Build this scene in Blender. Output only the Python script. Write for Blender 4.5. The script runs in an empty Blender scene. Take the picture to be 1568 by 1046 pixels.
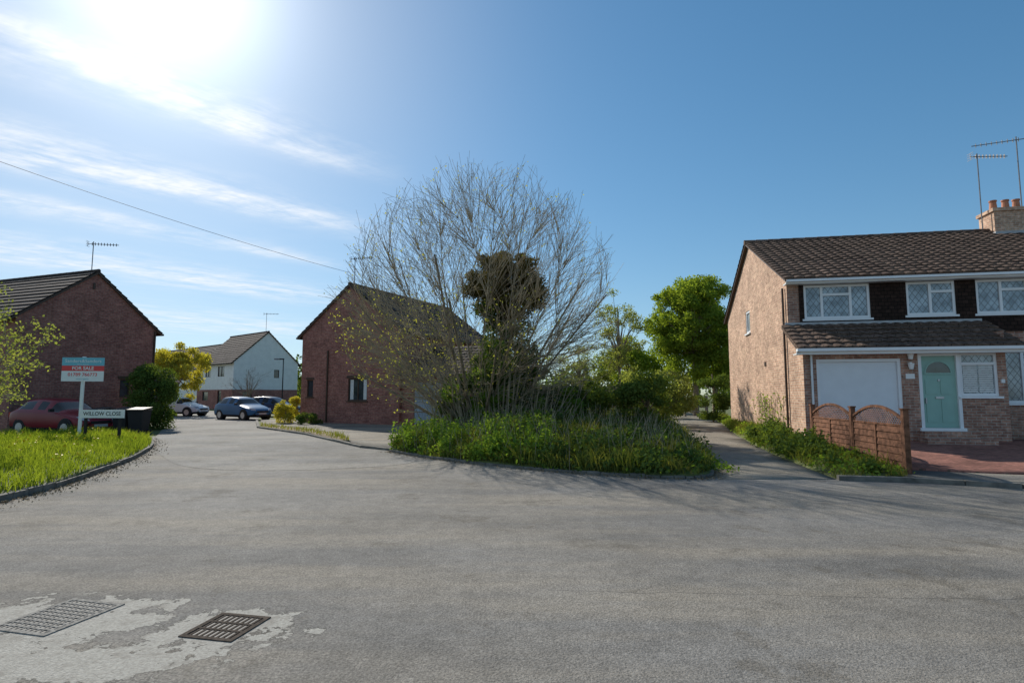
import bpy, bmesh, math, random
import numpy as np
from mathutils import Vector, Matrix, kdtree
random.seed(7); rng=np.random.default_rng(7)
scn=bpy.context.scene
# ------------------------------------------------------------------ materials
class NT:
    def __init__(s,nt): s.nt=nt
    def n(s,t,**k):
        x=s.nt.nodes.new(t)
        for a,b in k.items(): setattr(x,a,b)
        return x
    def put(s,inp,v):
        if hasattr(v,'is_output'): s.nt.links.new(v,inp)
        else: inp.default_value=v
    def m(s,op,a,b=None,c=None,clamp=False):
        x=s.n('ShaderNodeMath',operation=op); x.use_clamp=clamp
        s.put(x.inputs[0],a)
        if b is not None: s.put(x.inputs[1],b)
        if c is not None: s.put(x.inputs[2],c)
        return x.outputs[0]
    def vm(s,op,a,b=None):
        x=s.n('ShaderNodeVectorMath',operation=op); s.put(x.inputs[0],a)
        if b is not None: s.put(x.inputs[1],b)
        return x
    def mix(s,f,a,b,bt='MIX'):
        x=s.n('ShaderNodeMix',data_type='RGBA',blend_type=bt)
        s.put(x.inputs[0],f); s.put(x.inputs[6],a); s.put(x.inputs[7],b)
        return x.outputs[2]
    def noise(s,vec,scale,detail=4,rough=.6):
        x=s.n('ShaderNodeTexNoise'); s.put(x.inputs['Vector'],vec)
        x.inputs['Scale'].default_value=scale; x.inputs['Detail'].default_value=detail; x.inputs['Roughness'].default_value=rough
        return x.outputs[0]
    def mr(s,v,a,b,c=0,d=1,smooth=False):
        x=s.n('ShaderNodeMapRange'); 
        if smooth: x.interpolation_type='SMOOTHSTEP'
        s.put(x.inputs[0],v)
        for i,q in enumerate((a,b,c,d)): x.inputs[1+i].default_value=q
        return x.outputs[0]
def C(*a): return (a[0],a[1],a[2],1)
def newmat(name):
    m=bpy.data.materials.new(name); m.use_nodes=True
    k=NT(m.node_tree); b=m.node_tree.nodes['Principled BSDF']
    return m,k,b
def bump(k,b,h,strength=.3,dist=.02):
    x=k.n('ShaderNodeBump'); x.inputs['Strength'].default_value=strength; x.inputs['Distance'].default_value=dist
    k.put(x.inputs['Height'],h); k.put(b.inputs['Normal'],x.outputs[0])
def simple(name,c,rough=.6,metal=0,var=.15,scale=6,bmp=0,coat=0,spec=.4):
    m,k,b=newmat(name); tc=k.n('ShaderNodeTexCoord').outputs['Object']
    f=k.noise(tc,scale,2)
    f=k.mr(f,.3,.7)
    k.put(b.inputs['Base Color'],k.mix(f,C(*[x*(1-var) for x in c]),C(*[min(1,x*(1+var)) for x in c])))
    b.inputs['Roughness'].default_value=rough; b.inputs['Metallic'].default_value=metal
    b.inputs['Coat Weight'].default_value=coat; b.inputs['Specular IOR Level'].default_value=spec
    if bmp: bump(k,b,k.noise(tc,scale*8,2),bmp,.01)
    return m
def brickmat(name,c1,c2,mort,bw=.225,rh=.075,ms=.009,bmp=.5,dirt=.3):
    m,k,b=newmat(name); uv=k.n('ShaderNodeTexCoord').outputs['UV']
    x=k.n('ShaderNodeTexBrick'); k.put(x.inputs['Vector'],uv)
    x.inputs['Color1'].default_value=C(*c1); x.inputs['Color2'].default_value=C(*c2); x.inputs['Mortar'].default_value=C(*mort)
    x.inputs['Scale'].default_value=1; x.inputs['Brick Width'].default_value=bw; x.inputs['Row Height'].default_value=rh
    x.inputs['Mortar Size'].default_value=ms; x.inputs['Mortar Smooth'].default_value=.2; x.inputs['Bias'].default_value=0
    n1=k.mr(k.noise(uv,1.3,4,.68),.3,.7,1-dirt,1.18); n2=k.mr(k.noise(uv,9,1),.3,.7,.75,1.2)
    f=k.m('MULTIPLY',n1,n2)
    k.put(b.inputs['Base Color'],k.mix(1.0,x.outputs[0],f,'MULTIPLY'))
    b.inputs['Roughness'].default_value=.9; b.inputs['Specular IOR Level'].default_value=.2
    bump(k,b,k.m('MULTIPLY',x.outputs[1],-1),bmp,.008)
    return m
def leafmat(name,c,c2,trans=.45,scale=.8):
    m,k,b=newmat(name); tc=k.n('ShaderNodeTexCoord').outputs['Object']
    g=k.n('ShaderNodeNewGeometry'); r=g.outputs['Random Per Island']
    f=k.m('ADD',k.m('MULTIPLY',r,.6),k.m('MULTIPLY',k.mr(k.noise(tc,scale,1),.3,.7),.4))
    col=k.mix(f,C(*c),C(*c2))
    d=k.n('ShaderNodeBsdfDiffuse'); k.put(d.inputs[0],col)
    t=k.n('ShaderNodeBsdfTranslucent'); k.put(t.inputs[0],k.mix(1.0,col,C(1.75,1.6,.6),'MULTIPLY'))
    ms=k.n('ShaderNodeMixShader'); ms.inputs[0].default_value=trans
    o=m.node_tree.nodes['Material Output']; m.node_tree.nodes.remove(b)
    k.put(ms.inputs[1],d.outputs[0]); k.put(ms.inputs[2],t.outputs[0]); k.put(o.inputs[0],ms.outputs[0])
    return m
def asphalt(name,c,drains=False,tan=.5):
    m,k,b=newmat(name); tc=k.n('ShaderNodeTexCoord').outputs['Object']
    big=k.mr(k.noise(tc,.3,4,.62),.38,.62); mp=k.n('ShaderNodeMapping'); k.put(mp.inputs[0],tc); mp.inputs['Rotation'].default_value=(0,0,.12); mp.inputs['Scale'].default_value=(.2,1.3,1)
    tr=k.mr(k.noise(mp.outputs[0],.6,4,.65),.42,.6); fine=k.mr(k.noise(tc,60,1,.75),.3,.72); mid=k.mr(k.noise(tc,5,4,.8),.3,.7)
    col=k.mix(big,C(*[x*.74 for x in c]),C(*[x*1.14 for x in c]))
    col=k.mix(k.m('MULTIPLY',tr,tan),col,C(c[0]*1.45,c[1]*1.34,c[2]*1.16))
    sp_=k.mr(k.noise(tc,.9,5,.75),.565,.64)
    col=k.mix(k.m('MULTIPLY',sp_,.5),col,C(c[0]*.58,c[1]*.53,c[2]*.45))
    col=k.mix(1.0,col,k.m('MULTIPLY',k.mr(fine,0,1,.62,1.32),k.mr(mid,0,1,.82,1.16)),'MULTIPLY')
    v2=k.n('ShaderNodeTexVoronoi'); v2.inputs['Scale'].default_value=24; k.put(v2.inputs['Vector'],tc)
    ch=k.m('MULTIPLY',k.m('LESS_THAN',v2.outputs['Distance'],.2),k.mr(mid,.55,.7))
    col=k.mix(k.m('MULTIPLY',ch,.38),col,C(.36,.34,.30))
    if drains:
        s=k.n('ShaderNodeSeparateXYZ'); k.put(s.inputs[0],tc)
        wob=k.m('MULTIPLY',k.m('SUBTRACT',k.noise(tc,1.4,4,.7),.5),.22)
        seam=k.m('LESS_THAN',k.m('ABSOLUTE',k.m('SUBTRACT',k.m('SUBTRACT',s.outputs[1],k.m('MULTIPLY',s.outputs[0],-.06)),k.m('ADD',wob,4.85))),.006)
        seam=k.m('MULTIPLY',seam,k.m('GREATER_THAN',s.outputs[0],.3))
        col=k.mix(k.m('MULTIPLY',seam,.6),col,C(.06,.055,.05))
        tot=None
        for (dx,dy,rx,ry) in ((-1.97,4.08,.50,.32),(-3.3,4.2,.85,.45),(-2.7,3.55,.85,.25)):
            q=k.vm('LENGTH',k.vm('MULTIPLY',k.vm('SUBTRACT',tc,(dx,dy,0)).outputs[0],(1/rx,1/ry,0)).outputs[0]).outputs['Value']
            tot=q if tot is None else k.m('MINIMUM',tot,q)
        e=k.m('ADD',tot,k.m('MULTIPLY',k.m('SUBTRACT',k.noise(tc,3.6,5,.66),.5),3.4))
        mk_=k.mr(e,.94,.99,1,0)
        cc=k.mix(k.mr(k.noise(tc,45,3,.75),.3,.7),C(.25,.235,.205),C(.44,.42,.37))
        cc=k.mix(k.m('MULTIPLY',k.mr(k.noise(tc,5,4,.7),.5,.62),.6),cc,C(.22,.20,.17))
        edge=k.m('LESS_THAN',k.m('ABSOLUTE',k.m('SUBTRACT',e,1.0)),.05)
        col=k.mix(mk_,col,cc); col=k.mix(k.m('MULTIPLY',edge,.6),col,C(.07,.065,.055))
    k.put(b.inputs['Base Color'],col); b.inputs['Roughness'].default_value=.9; b.inputs['Specular IOR Level'].default_value=.2
    bump(k,b,k.noise(tc,80,1,.8),.6,.012)
    return m
M={}
M['road']=asphalt('asphalt',(.200,.189,.172),True,.6)
M['road2']=asphalt('asphalt_close',(.222,.213,.197),False,.4)
M['pave']=asphalt('footway',(.225,.21,.187))
M['drive']=asphalt('drive_gravel',(.23,.21,.178))
M['path']=asphalt('path_dirt',(.245,.22,.182))
M['redbrick']=brickmat('red_brick',(.43,.18,.135),(.31,.11,.088),(.31,.22,.185))
M['buffbrick']=brickmat('buff_brick',(.66,.42,.285),(.46,.26,.175),(.58,.50,.40),dirt=.35)
M['brownbrick']=brickmat('porch_brick',(.50,.28,.20),(.33,.165,.12),(.46,.39,.33))
M['paver']=brickmat('block_paving',(.36,.16,.12),(.26,.115,.09),(.14,.10,.07),.2,.1,.006,.3,.4)
M['tilehung']=brickmat('hung_tiles',(.050,.029,.023),(.030,.018,.014),(.01,.008,.006),.17,.11,.008,.8,.3)
M['rooft']=brickmat('roof_tile',(.20,.135,.10),(.125,.082,.062),(.05,.035,.026),.3,.34,.012,.6,.5)
M['roofd']=brickmat('roof_tile_dark',(.13,.10,.088),(.085,.066,.06),(.035,.028,.024),.3,.34,.012,.6,.5)
M['render']=simple('white_render',(.82,.80,.76),.9,0,.06,2,.15)
M['upvc']=simple('white_upvc',(.83,.84,.85),.35,0,.03,3)
M['gdoor']=simple('garage_door_white',(.80,.83,.86),.4,0,.03,3)
M['bdoor']=simple('garage_door_blue',(.34,.42,.49),.6,0,.06,3)
M['teal']=simple('teal_door',(.30,.50,.43),.45,0,.04,3)
M['brown']=simple('dark_brown_frame',(.075,.045,.03),.5)
M['black']=simple('black_plastic',(.025,.025,.027),.6,0,.1,3,0,0,.2)
M['metal']=simple('aerial_metal',(.20,.20,.21),.6,.3)
M['iron']=simple('cast_iron',(.075,.06,.048),.9,0,.4,30,.2,0,.05)
M['ironpale']=simple('worn_iron',(.26,.245,.22),.9,0,.4,30,.2,0,.05)
M['wood']=simple('fence_wood',(.185,.088,.052),.85,0,.45,9,.3,0,.15)
M['woodgrey']=simple('old_wood',(.24,.20,.16),.85,0,.35,6,.3)
M['bark']=simple('bark',(.23,.19,.14),.9,0,.35,6,0,0,.1)
M['twig']=simple('twig_bark',(.37,.31,.215),.85,0,.35,1.5,0,0,.05)
M['stone']=simple('kerb_stone',(.17,.16,.14),.9,0,.35,5,.4,0,.2)
M['terra']=simple('terracotta',(.45,.19,.11),.8)
M['lead']=simple('lead_flashing',(.42,.43,.44),.6)
M['signwhite']=simple('sign_white',(.85,.85,.83),.5,0,.03)
M['signteal']=simple('sign_teal',(.18,.50,.60),.5,0,.03)
M['signred']=simple('sign_red',(.78,.07,.07),.5,0,.03)
M['signtext']=simple('sign_text',(.02,.02,.02),.6,0,0)
M['curtain']=simple('curtain',(.7,.7,.68),.9,0,.1,8)
M['yellow']=simple('yellow_petal',(.8,.6,.03),.6,0,.1)
M['rubber']=simple('tyre',(.02,.02,.02),.85)
M['rim']=simple('alloy',(.45,.46,.47),.35,.6)
M['lamp']=simple('headlamp',(.4,.42,.45),.25,0,.05)
M['taill']=simple('tail_lamp',(.4,.01,.01),.2)
M['paintred']=simple('paint_red',(.20,.012,.022),.3,0,.05,2,0,0,.3)
M['paintblue']=simple('paint_blue',(.04,.13,.26),.32,0,.05,2,0,0,.22)
M['paintnavy']=simple('paint_navy',(.02,.05,.11),.3,0,.05,2,0,0,.25)
M['paintwhite']=simple('paint_white',(.7,.7,.7),.35,0,.03,2,0,0,.3)
M['litter']=simple('leaf_litter',(.26,.19,.11),.95,0,.35,8,.3)
def glass(name,c,lead=False,spec=.8):
    m,k,b=newmat(name); tc=k.n('ShaderNodeTexCoord'); uv=tc.outputs['UV']
    f=k.mr(k.noise(uv,2.2,3),.35,.65)
    col=k.mix(f,C(*[x*.6 for x in c]),C(*[x*1.3 for x in c]))
    b.inputs['Roughness'].default_value=.06; b.inputs['Specular IOR Level'].default_value=spec
    if lead:
        s=k.n('ShaderNodeSeparateXYZ'); k.put(s.inputs[0],uv)
        u=k.m('DIVIDE',s.outputs[0],.17); v=k.m('DIVIDE',s.outputs[1],.24)
        a=k.m('LESS_THAN',k.m('FRACT',k.m('ADD',u,v)),.10); d=k.m('LESS_THAN',k.m('FRACT',k.m('SUBTRACT',u,v)),.10)
        l=k.m('MAXIMUM',a,d); col=k.mix(l,col,C(.08,.08,.085)); k.put(b.inputs['Roughness'],k.m('ADD',.06,k.m('MULTIPLY',l,.5)))
    k.put(b.inputs['Base Color'],col)
    return m
M['glass']=glass('window_glass',(.05,.06,.07))
M['glasslead']=glass('leaded_glass',(.34,.40,.44),True)
M['carglass']=glass('car_glass',(.015,.018,.02),False,.25)
M['grassground']=simple('grass_ground',(.10,.115,.035),.95,0,.35,2,.4)
M['grass']=leafmat('grass_blade',(.115,.18,.025),(.235,.30,.05),.45,.5)
M['grass2']=leafmat('grass_blade_rough',(.085,.13,.028),(.22,.22,.07),.4,.7)
M['weed']=leafmat('weed_leaf',(.10,.19,.035),(.21,.31,.06),.45,.7)
M['ivy']=leafmat('ivy_leaf',(.045,.085,.028),(.10,.15,.045),.3,1)
M['olive']=leafmat('olive_leaf',(.075,.068,.028),(.15,.125,.05),.25,1)
M['bud']=leafmat('bud_leaf',(.25,.27,.06),(.36,.37,.11),.5,1)
M['fresh']=leafmat('fresh_leaf',(.125,.20,.035),(.25,.32,.06),.5,.6)
M['willow']=leafmat('willow_leaf',(.32,.31,.05),(.44,.41,.09),.45,.8)
M['birch']=leafmat('birch_leaf',(.17,.22,.07),(.27,.31,.12),.45,.8)
M['shrub']=leafmat('shrub_leaf',(.06,.11,.03),(.14,.19,.05),.35,1)
# ------------------------------------------------------------------ mesh helpers
def empty(name,loc=(0,0,0),rz=0):
    e=bpy.data.objects.new(name,None); scn.collection.objects.link(e); e.location=loc; e.rotation_euler=(0,0,rz); e.empty_display_size=.3
    return e
def link(name,me,mat,parent=None):
    o=bpy.data.objects.new(name,me); scn.collection.objects.link(o)
    if mat is not None:
        for q in (mat if isinstance(mat,list) else [mat]): me.materials.append(q)
    if parent: o.parent=parent
    return o
def npmesh(name,V,F,mat,parent=None,smooth=False):
    V=np.asarray(V,dtype=np.float32).reshape(-1,3); F=np.asarray(F,dtype=np.int32); k=F.shape[1]
    me=bpy.data.meshes.new(name); me.vertices.add(len(V)); me.vertices.foreach_set('co',V.ravel())
    me.loops.add(F.size); me.loops.foreach_set('vertex_index',F.ravel())
    me.polygons.add(len(F)); me.polygons.foreach_set('loop_start',np.arange(0,F.size,k,dtype=np.int32))
    me.update(calc_edges=True); me.validate()
    if smooth: me.shade_smooth()
    return link(name,me,mat,parent)
F0=(Vector((0,0,0)),Vector((1,0,0)),Vector((0,1,0)))
class Bld:
    def __init__(s,name,mat,parent=None): s.name=name;s.mat=mat;s.parent=parent;s.v=[];s.f=[]
    def face(s,pts):
        i=len(s.v); s.v+= [Vector(p) for p in pts]; s.f.append(list(range(i,i+len(pts))))
    def box(s,F,s0,s1,d0,d1,z0,z1):
        o,t,n=F; P=[o+t*a+n*b+Vector((0,0,c)) for c in (z0,z1) for b in (d0,d1) for a in (s0,s1)]
        for q in ((0,1,3,2),(4,5,7,6),(0,1,5,4),(2,3,7,6),(0,2,6,4),(1,3,7,5)): s.face([P[i] for i in q])
    def wall(s,F,L,z0,z1,ops=(),depth=.12,d=0,s0=0):
        o,t,n=F; xs=sorted({s0,L,*[a for p in ops for a in p[:2]]}); zs=sorted({z0,z1,*[a for p in ops for a in p[2:]]})
        xs=[x for x in xs if s0<=x<=L]; zs=[z for z in zs if z0<=z<=z1]
        P=lambda a,c,dd=0:o+t*a+n*(d+dd)+Vector((0,0,c))
        for i in range(len(xs)-1):
            for j in range(len(zs)-1):
                cx=(xs[i]+xs[i+1])/2; cz=(zs[j]+zs[j+1])/2
                if any(p[0]<cx<p[1] and p[2]<cz<p[3] for p in ops): continue
                s.face([P(xs[i],zs[j]),P(xs[i+1],zs[j]),P(xs[i+1],zs[j+1]),P(xs[i],zs[j+1])])
        for (a,b,c,e) in ops:
            for (p,q) in (((a,c),(a,e)),((b,c),(b,e)),((a,c),(b,c)),((a,e),(b,e))):
                s.face([P(*p),P(*q),P(q[0],q[1],-depth),P(p[0],p[1],-depth)])
    def cyl(s,c,r,h,axis='z',n=16,r2=None):
        r2=r if r2 is None else r2; c=Vector(c); A=[];B=[]
        for i in range(n):
            a=2*math.pi*i/n; u,v=math.cos(a),math.sin(a)
            if axis=='z': A.append(c+Vector((u*r,v*r,0)));B.append(c+Vector((u*r2,v*r2,h)))
            elif axis=='x': A.append(c+Vector((0,u*r,v*r)));B.append(c+Vector((h,u*r2,v*r2)))
            else: A.append(c+Vector((u*r,0,v*r)));B.append(c+Vector((u*r2,h,v*r2)))
        for i in range(n):
            j=(i+1)%n; s.face([A[i],A[j],B[j],B[i]])
        s.face(A[::-1]); s.face(B)
    def done(s):
        me=bpy.data.meshes.new(s.name); me.from_pydata(s.v,[],s.f); me.update()
        uv=me.uv_layers.new(name='UVMap').data
        for p in me.polygons:
            n=p.normal
            if abs(n.z)>.98: t=Vector((1,0,0)); b=Vector((0,1,0))
            else:
                t=Vector((0,0,1)).cross(n).normalized(); b=n.cross(t)
                if b.z<0: b=-b; t=-t
            for li in p.loop_indices:
                co=me.vertices[me.loops[li].vertex_index].co; uv[li].uv=(co.dot(t)+50,co.dot(b)+50)
        return link(s.name,me,s.mat,s.parent)
def frame(p0,p1):
    p0=Vector((*p0,0)); p1=Vector((*p1,0)); t=(p1-p0).normalized(); return (p0,t,Vector((t.y,-t.x,0)))
def tiles(B,P0,P1,U,rows,fine=True):
    P0=Vector(P0);P1=Vector(P1);U=Vector(U); A=P1-P0; L=A.length; a=A.normalized(); N=a.cross(U).normalized()
    if N.z<0: N=-N
    if fine: nc=int(L/.075); prof=[0,.018,.027,.018]
    else: nc=max(1,int(L/1.0)); prof=[0]
    def pt(i,f,h,pf=True): return P0+A*(i/nc)+U*f+N*(h+(prof[i%len(prof)] if pf else 0))
    jit=[random.uniform(-.006,.006) for _ in range(rows+1)]
    for r in range(rows):
        f0=r/rows;f1=(r+1)/rows; hb=.05+jit[r]
        for i in range(nc):
            B.face([pt(i,f0,hb),pt(i+1,f0,hb),pt(i+1,f1,.012),pt(i,f1,.012)])
            B.face([pt(i,f0,0,False),pt(i+1,f0,0,False),pt(i+1,f0,hb),pt(i,f0,hb)])
    B.face([P0-N*.01,P1-N*.01,P1+U-N*.01,P0+U-N*.01])
def inpoly(x,y,poly):
    x=np.asarray(x);y=np.asarray(y); c=np.zeros(x.shape,bool); n=len(poly)
    for i in range(n):
        x0,y0=poly[i];x1,y1=poly[(i+1)%n]
        if y0==y1: continue
        cond=((y0>y)!=(y1>y))&(x<(x1-x0)*(y-y0)/(y1-y0)+x0); c^=cond
    return c
def edist(x,y,poly):
    x=np.asarray(x,float);y=np.asarray(y,float); d=np.full(x.shape,1e9); n=len(poly)
    for i in range(n):
        x0,y0=poly[i];x1,y1=poly[(i+1)%n]; L2=(x1-x0)**2+(y1-y0)**2+1e-9
        t=np.clip(((x-x0)*(x1-x0)+(y-y0)*(y1-y0))/L2,0,1)
        d=np.minimum(d,np.hypot(x-x0-t*(x1-x0),y-y0-t*(y1-y0)))
    return d
def patch(name,poly,hf,mat,res=.6,skirt=.2):
    bm=bmesh.new(); vs=[bm.verts.new((x,y,0)) for x,y in poly]; bm.faces.new(vs); bmesh.ops.triangulate(bm,faces=bm.faces[:])
    xs=[p[0] for p in poly]; ys=[p[1] for p in poly]
    for ax,(lo,hi) in ((0,(min(xs),max(xs))),(1,(min(ys),max(ys)))):
        q=lo+res
        while q<hi:
            co=[0,0,0];no=[0,0,0];co[ax]=q;no[ax]=1
            bmesh.ops.bisect_plane(bm,geom=bm.verts[:]+bm.edges[:]+bm.faces[:],plane_co=co,plane_no=no,dist=1e-5); q+=res
    X=np.array([v.co.x for v in bm.verts]);Y=np.array([v.co.y for v in bm.verts]); Z=hf(X,Y)+X*0
    for v,z in zip(bm.verts,Z): v.co.z=z
    bmesh.ops.recalc_face_normals(bm,faces=bm.faces[:])
    for f in bm.faces:
        if f.normal.z<0: f.normal_flip()
        f.smooth=True
    if skirt:
        be=[e for e in bm.edges if e.is_boundary]; r=bmesh.ops.extrude_edge_only(bm,edges=be)
        for g in r['geom']:
            if isinstance(g,bmesh.types.BMVert): g.co.z-=skirt
    me=bpy.data.meshes.new(name); bm.to_mesh(me); bm.free(); return link(name,me,mat)
def kerb(name,pts,w=.13,h=.13,mat=None,z0=-.03,L=.9):
    B=Bld(name,mat or M['stone'])
    for i in range(len(pts)-1):
        a=Vector((*pts[i],0));b=Vector((*pts[i+1],0)); n=max(1,int(round((b-a).length/L)))
        for j in range(n):
            p=a+(b-a)*(j/n); q=a+(b-a)*((j+1)/n); t=(q-p).normalized(); F=(p,t,Vector((t.y,-t.x,0)))
            dz=random.uniform(-.012,.012); B.box(F,.006,(q-p).length-.006,-w/2+random.uniform(-.01,.01),w/2,z0,h+dz)
    o=B.done(); m=o.modifiers.new('bev','BEVEL'); m.width=.015; m.segments=2; return o
def smoothline(pts,n=5):
    out=[]; P=[pts[0]]+list(pts)+[pts[-1]]
    for i in range(1,len(P)-2):
        for j in range(n):
            t=j/n; r=[]
            for k in (0,1):
                a,b,c,d=P[i-1][k],P[i][k],P[i+1][k],P[i+2][k]
                r.append(.5*(2*b+(c-a)*t+(2*a-5*b+4*c-d)*t*t+(3*b-a-3*c+d)*t**3))
            out.append(tuple(r))
    out.append(pts[-1]); return out
def prisms(name,segs,mat,k=4,parent=None):
    S=np.array(segs,dtype=float); p0=S[:,0:3];p1=S[:,3:6];r0=S[:,6];r1=S[:,7]
    d=p1-p0; d/=np.linalg.norm(d,axis=1)[:,None]+1e-9
    h=np.where(np.abs(d[:,2:3])<.9,np.array([[0,0,1.]]),np.array([[1.,0,0]])); u=np.cross(d,h); u/=np.linalg.norm(u,axis=1)[:,None]; v=np.cross(d,u)
    V=[]
    for p,r in ((p0,r0),(p1,r1)):
        for i in range(k):
            a=2*math.pi*i/k; V.append(p+(u*math.cos(a)+v*math.sin(a))*r[:,None])
    V=np.stack(V,1); n=len(S); base=np.arange(n)[:,None]*2*k; F=[]
    for i in range(k):
        j=(i+1)%k; F.append(np.concatenate([base+i,base+j,base+k+j,base+k+i],1))
    return npmesh(name,V,np.concatenate(F,0),mat,parent,smooth=True)
def leafquads(name,P,size,mat,parent=None,nrm=None,asp=.6,droop=0):
    n=len(P); P=np.asarray(P); a=rng.normal(size=(n,3))
    if droop: a[:,2]-=droop
    a/=np.linalg.norm(a,axis=1)[:,None]; b=rng.normal(size=(n,3))
    if nrm is not None: nn=nrm+rng.normal(size=(n,3))*.6; b=np.cross(a,nn)
    else: b=np.cross(a,b)
    b/=np.linalg.norm(b,axis=1)[:,None]+1e-9
    s=(size*rng.uniform(.6,1.35,n))[:,None]
    V=np.stack([P-a*s,P+b*s*asp-a*s*.1,P+a*s,P-b*s*asp-a*s*.1],1); F=np.arange(n*4).reshape(n,4)
    return npmesh(name,V,F,mat,parent)
def clumps(c,R,n,cr,flat=1):
    out=[]
    for _ in range(n):
        d=rng.normal(size=3); d/=np.linalg.norm(d); r=rng.uniform(.25,1)**.6
        p=np.array(c)+d*np.array(R)*r; k=cr*rng.uniform(.6,1.4); out.append((*p,k,k,k*.75*flat))
    return out
def cloud(name,cl,n,size,mat,parent=None,zmin=.02,asp=.6,droop=0,core=.45):
    cl=np.array(cl); w=(cl[:,3]*cl[:,5])**1.0; w/=w.sum(); i=rng.choice(len(cl),n,p=w)
    d=rng.normal(size=(n,3)); d/=np.linalg.norm(d,axis=1)[:,None]; r=core+(1-core)*rng.uniform(0,1,n)**.7+rng.normal(size=n)*.08
    P=cl[i,:3]+d*cl[i,3:]*r[:,None]; k=P[:,2]>zmin; return leafquads(name,P[k],size,mat,parent,d[k],asp,droop)
def blades(name,poly,n,h,w,mat,hf,lean=.35,dens=None,wild=.35):
    xs=[p[0] for p in poly]; ys=[p[1] for p in poly]; X=rng.uniform(min(xs),max(xs),n*3);Y=rng.uniform(min(ys),max(ys),n*3)
    k=inpoly(X,Y,poly)
    if dens is not None: k&=rng.uniform(size=len(X))<dens(X,Y)
    X=X[k][:n];Y=Y[k][:n]; n=len(X)
    Z=hf(X,Y)+X*0-.01; hh=h*rng.uniform(.45,1.4,n)*(1+wild*np.sin(X*2.1+1.3*np.sin(Y*1.7))*np.cos(Y*1.9)+wild*.7*np.sin(X*6.3+Y*2)*np.sin(Y*5.1-X)); a=rng.uniform(0,2*math.pi,n); l=rng.uniform(0,lean,n)*hh*1.5
    ca,sa=np.cos(a),np.sin(a); ww=w*rng.uniform(.6,1.4,n); b=rng.uniform(0,2*math.pi,n); bx,by=np.cos(b)*ww/2,np.sin(b)*ww/2
    V=np.stack([np.stack([X-bx,Y-by,Z],1),np.stack([X+bx,Y+by,Z],1),np.stack([X+bx*.8+ca*l*.3,Y+by*.8+sa*l*.3,Z+hh*.6],1),np.stack([X-bx*.8+ca*l*.3,Y-by*.8+sa*l*.3,Z+hh*.6],1),np.stack([X+ca*l,Y+sa*l,Z+hh],1)],1)
    o=np.arange(n)[:,None]*5; F=np.concatenate([o+[0,1,2],o+[0,2,3],o+[3,2,4]],0)
    return npmesh(name,V,F,mat)
# ------------------------------------------------------------------ world, sun, camera
AZ=math.radians(-33); EL=math.radians(33.5)
sund=Vector((math.sin(AZ)*math.cos(EL),math.cos(AZ)*math.cos(EL),math.sin(EL)))
w=bpy.data.worlds.new('World'); scn.world=w; w.use_nodes=True; k=NT(w.node_tree); bg=w.node_tree.nodes['Background']
sky=k.n('ShaderNodeTexSky'); sky.sky_type='NISHITA'; sky.sun_disc=False; sky.sun_elevation=EL; sky.sun_rotation=AZ%(2*math.pi); sky.air_density=1.0; sky.dust_density=.3; sky.ozone_density=1.8
g=k.n('ShaderNodeTexCoord').outputs['Generated']; dn=k.vm('NORMALIZE',g).outputs[0]
sp=k.n('ShaderNodeSeparateXYZ'); k.put(sp.inputs[0],dn); x,y,z=sp.outputs
zz=k.m('ADD',k.m('MAXIMUM',z,0),.03); px=k.m('DIVIDE',x,zz); py=k.m('DIVIDE',y,zz)
al=k.m('MULTIPLY',k.m('ADD',px,py),.7071); ac=k.m('MULTIPLY',k.m('SUBTRACT',py,px),.7071)
cv=k.n('ShaderNodeCombineXYZ'); k.put(cv.inputs[0],k.m('MULTIPLY',al,.75)); k.put(cv.inputs[1],k.m('MULTIPLY',ac,1.9))
n1=k.noise(cv.outputs[0],2.2,6,.68)
cv3=k.n('ShaderNodeCombineXYZ'); k.put(cv3.inputs[0],k.m('MULTIPLY',k.m('ADD',al,k.m('MULTIPLY',ac,.5)),3.0)); k.put(cv3.inputs[1],k.m('MULTIPLY',ac,1.6)); n3=k.noise(cv3.outputs[0],3.0,3,.65)
acw=k.m('ADD',ac,k.m('MULTIPLY',k.m('SUBTRACT',k.noise(cv.outputs[0],1.0,1),.5),.4))
bands=None
for (c0,sg,am) in ((1.95,.15,1.0),(2.75,.20,1.1),(3.5,.16,.7),(4.6,.4,.8),(6.8,.8,.7)):
    e=k.m('DIVIDE',k.m('SUBTRACT',acw,c0),sg); e=k.m('MULTIPLY',k.m('EXPONENT',k.m('MULTIPLY',k.m('MULTIPLY',e,e),-1)),am); bands=e if bands is None else k.m('ADD',bands,e)
tex=k.m('MULTIPLY',k.mr(n1,.36,.62),k.mr(n3,.3,.6,.45,1.2))
rt=k.m('DIVIDE',x,k.m('MAXIMUM',y,.05)); side=k.m('MULTIPLY',k.mr(rt,-.46,-.16,1,0,True),k.mr(y,.05,.2))
haze=k.m('MULTIPLY',k.mr(rt,-.9,.15,1,0,True),.19)
cf=k.m('MULTIPLY',k.m('MULTIPLY',bands,tex),side,clamp=True); cf=k.m('ADD',k.m('MULTIPLY',cf,.78),haze,clamp=True)
dt=k.m('MAXIMUM',k.vm('DOT_PRODUCT',dn,tuple(sund)).outputs['Value'],0)
glow=k.m('ADD',k.m('MULTIPLY',k.m('POWER',dt,18),.6),k.m('MULTIPLY',k.m('POWER',dt,130),5))
cs=k.vm('DIVIDE',sky.outputs[0],k.vm('ADD',k.vm('MULTIPLY',sky.outputs[0],(.13,.09,.06)).outputs[0],(1,1,1)).outputs[0]).outputs[0]
hs=k.n('ShaderNodeHueSaturation'); hs.inputs['Hue'].default_value=.491; hs.inputs['Saturation'].default_value=1.27; hs.inputs['Value'].default_value=1.0; k.put(hs.inputs['Color'],cs)
col=k.mix(cf,hs.outputs[0],C(6.3,6.55,6.9))
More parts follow.
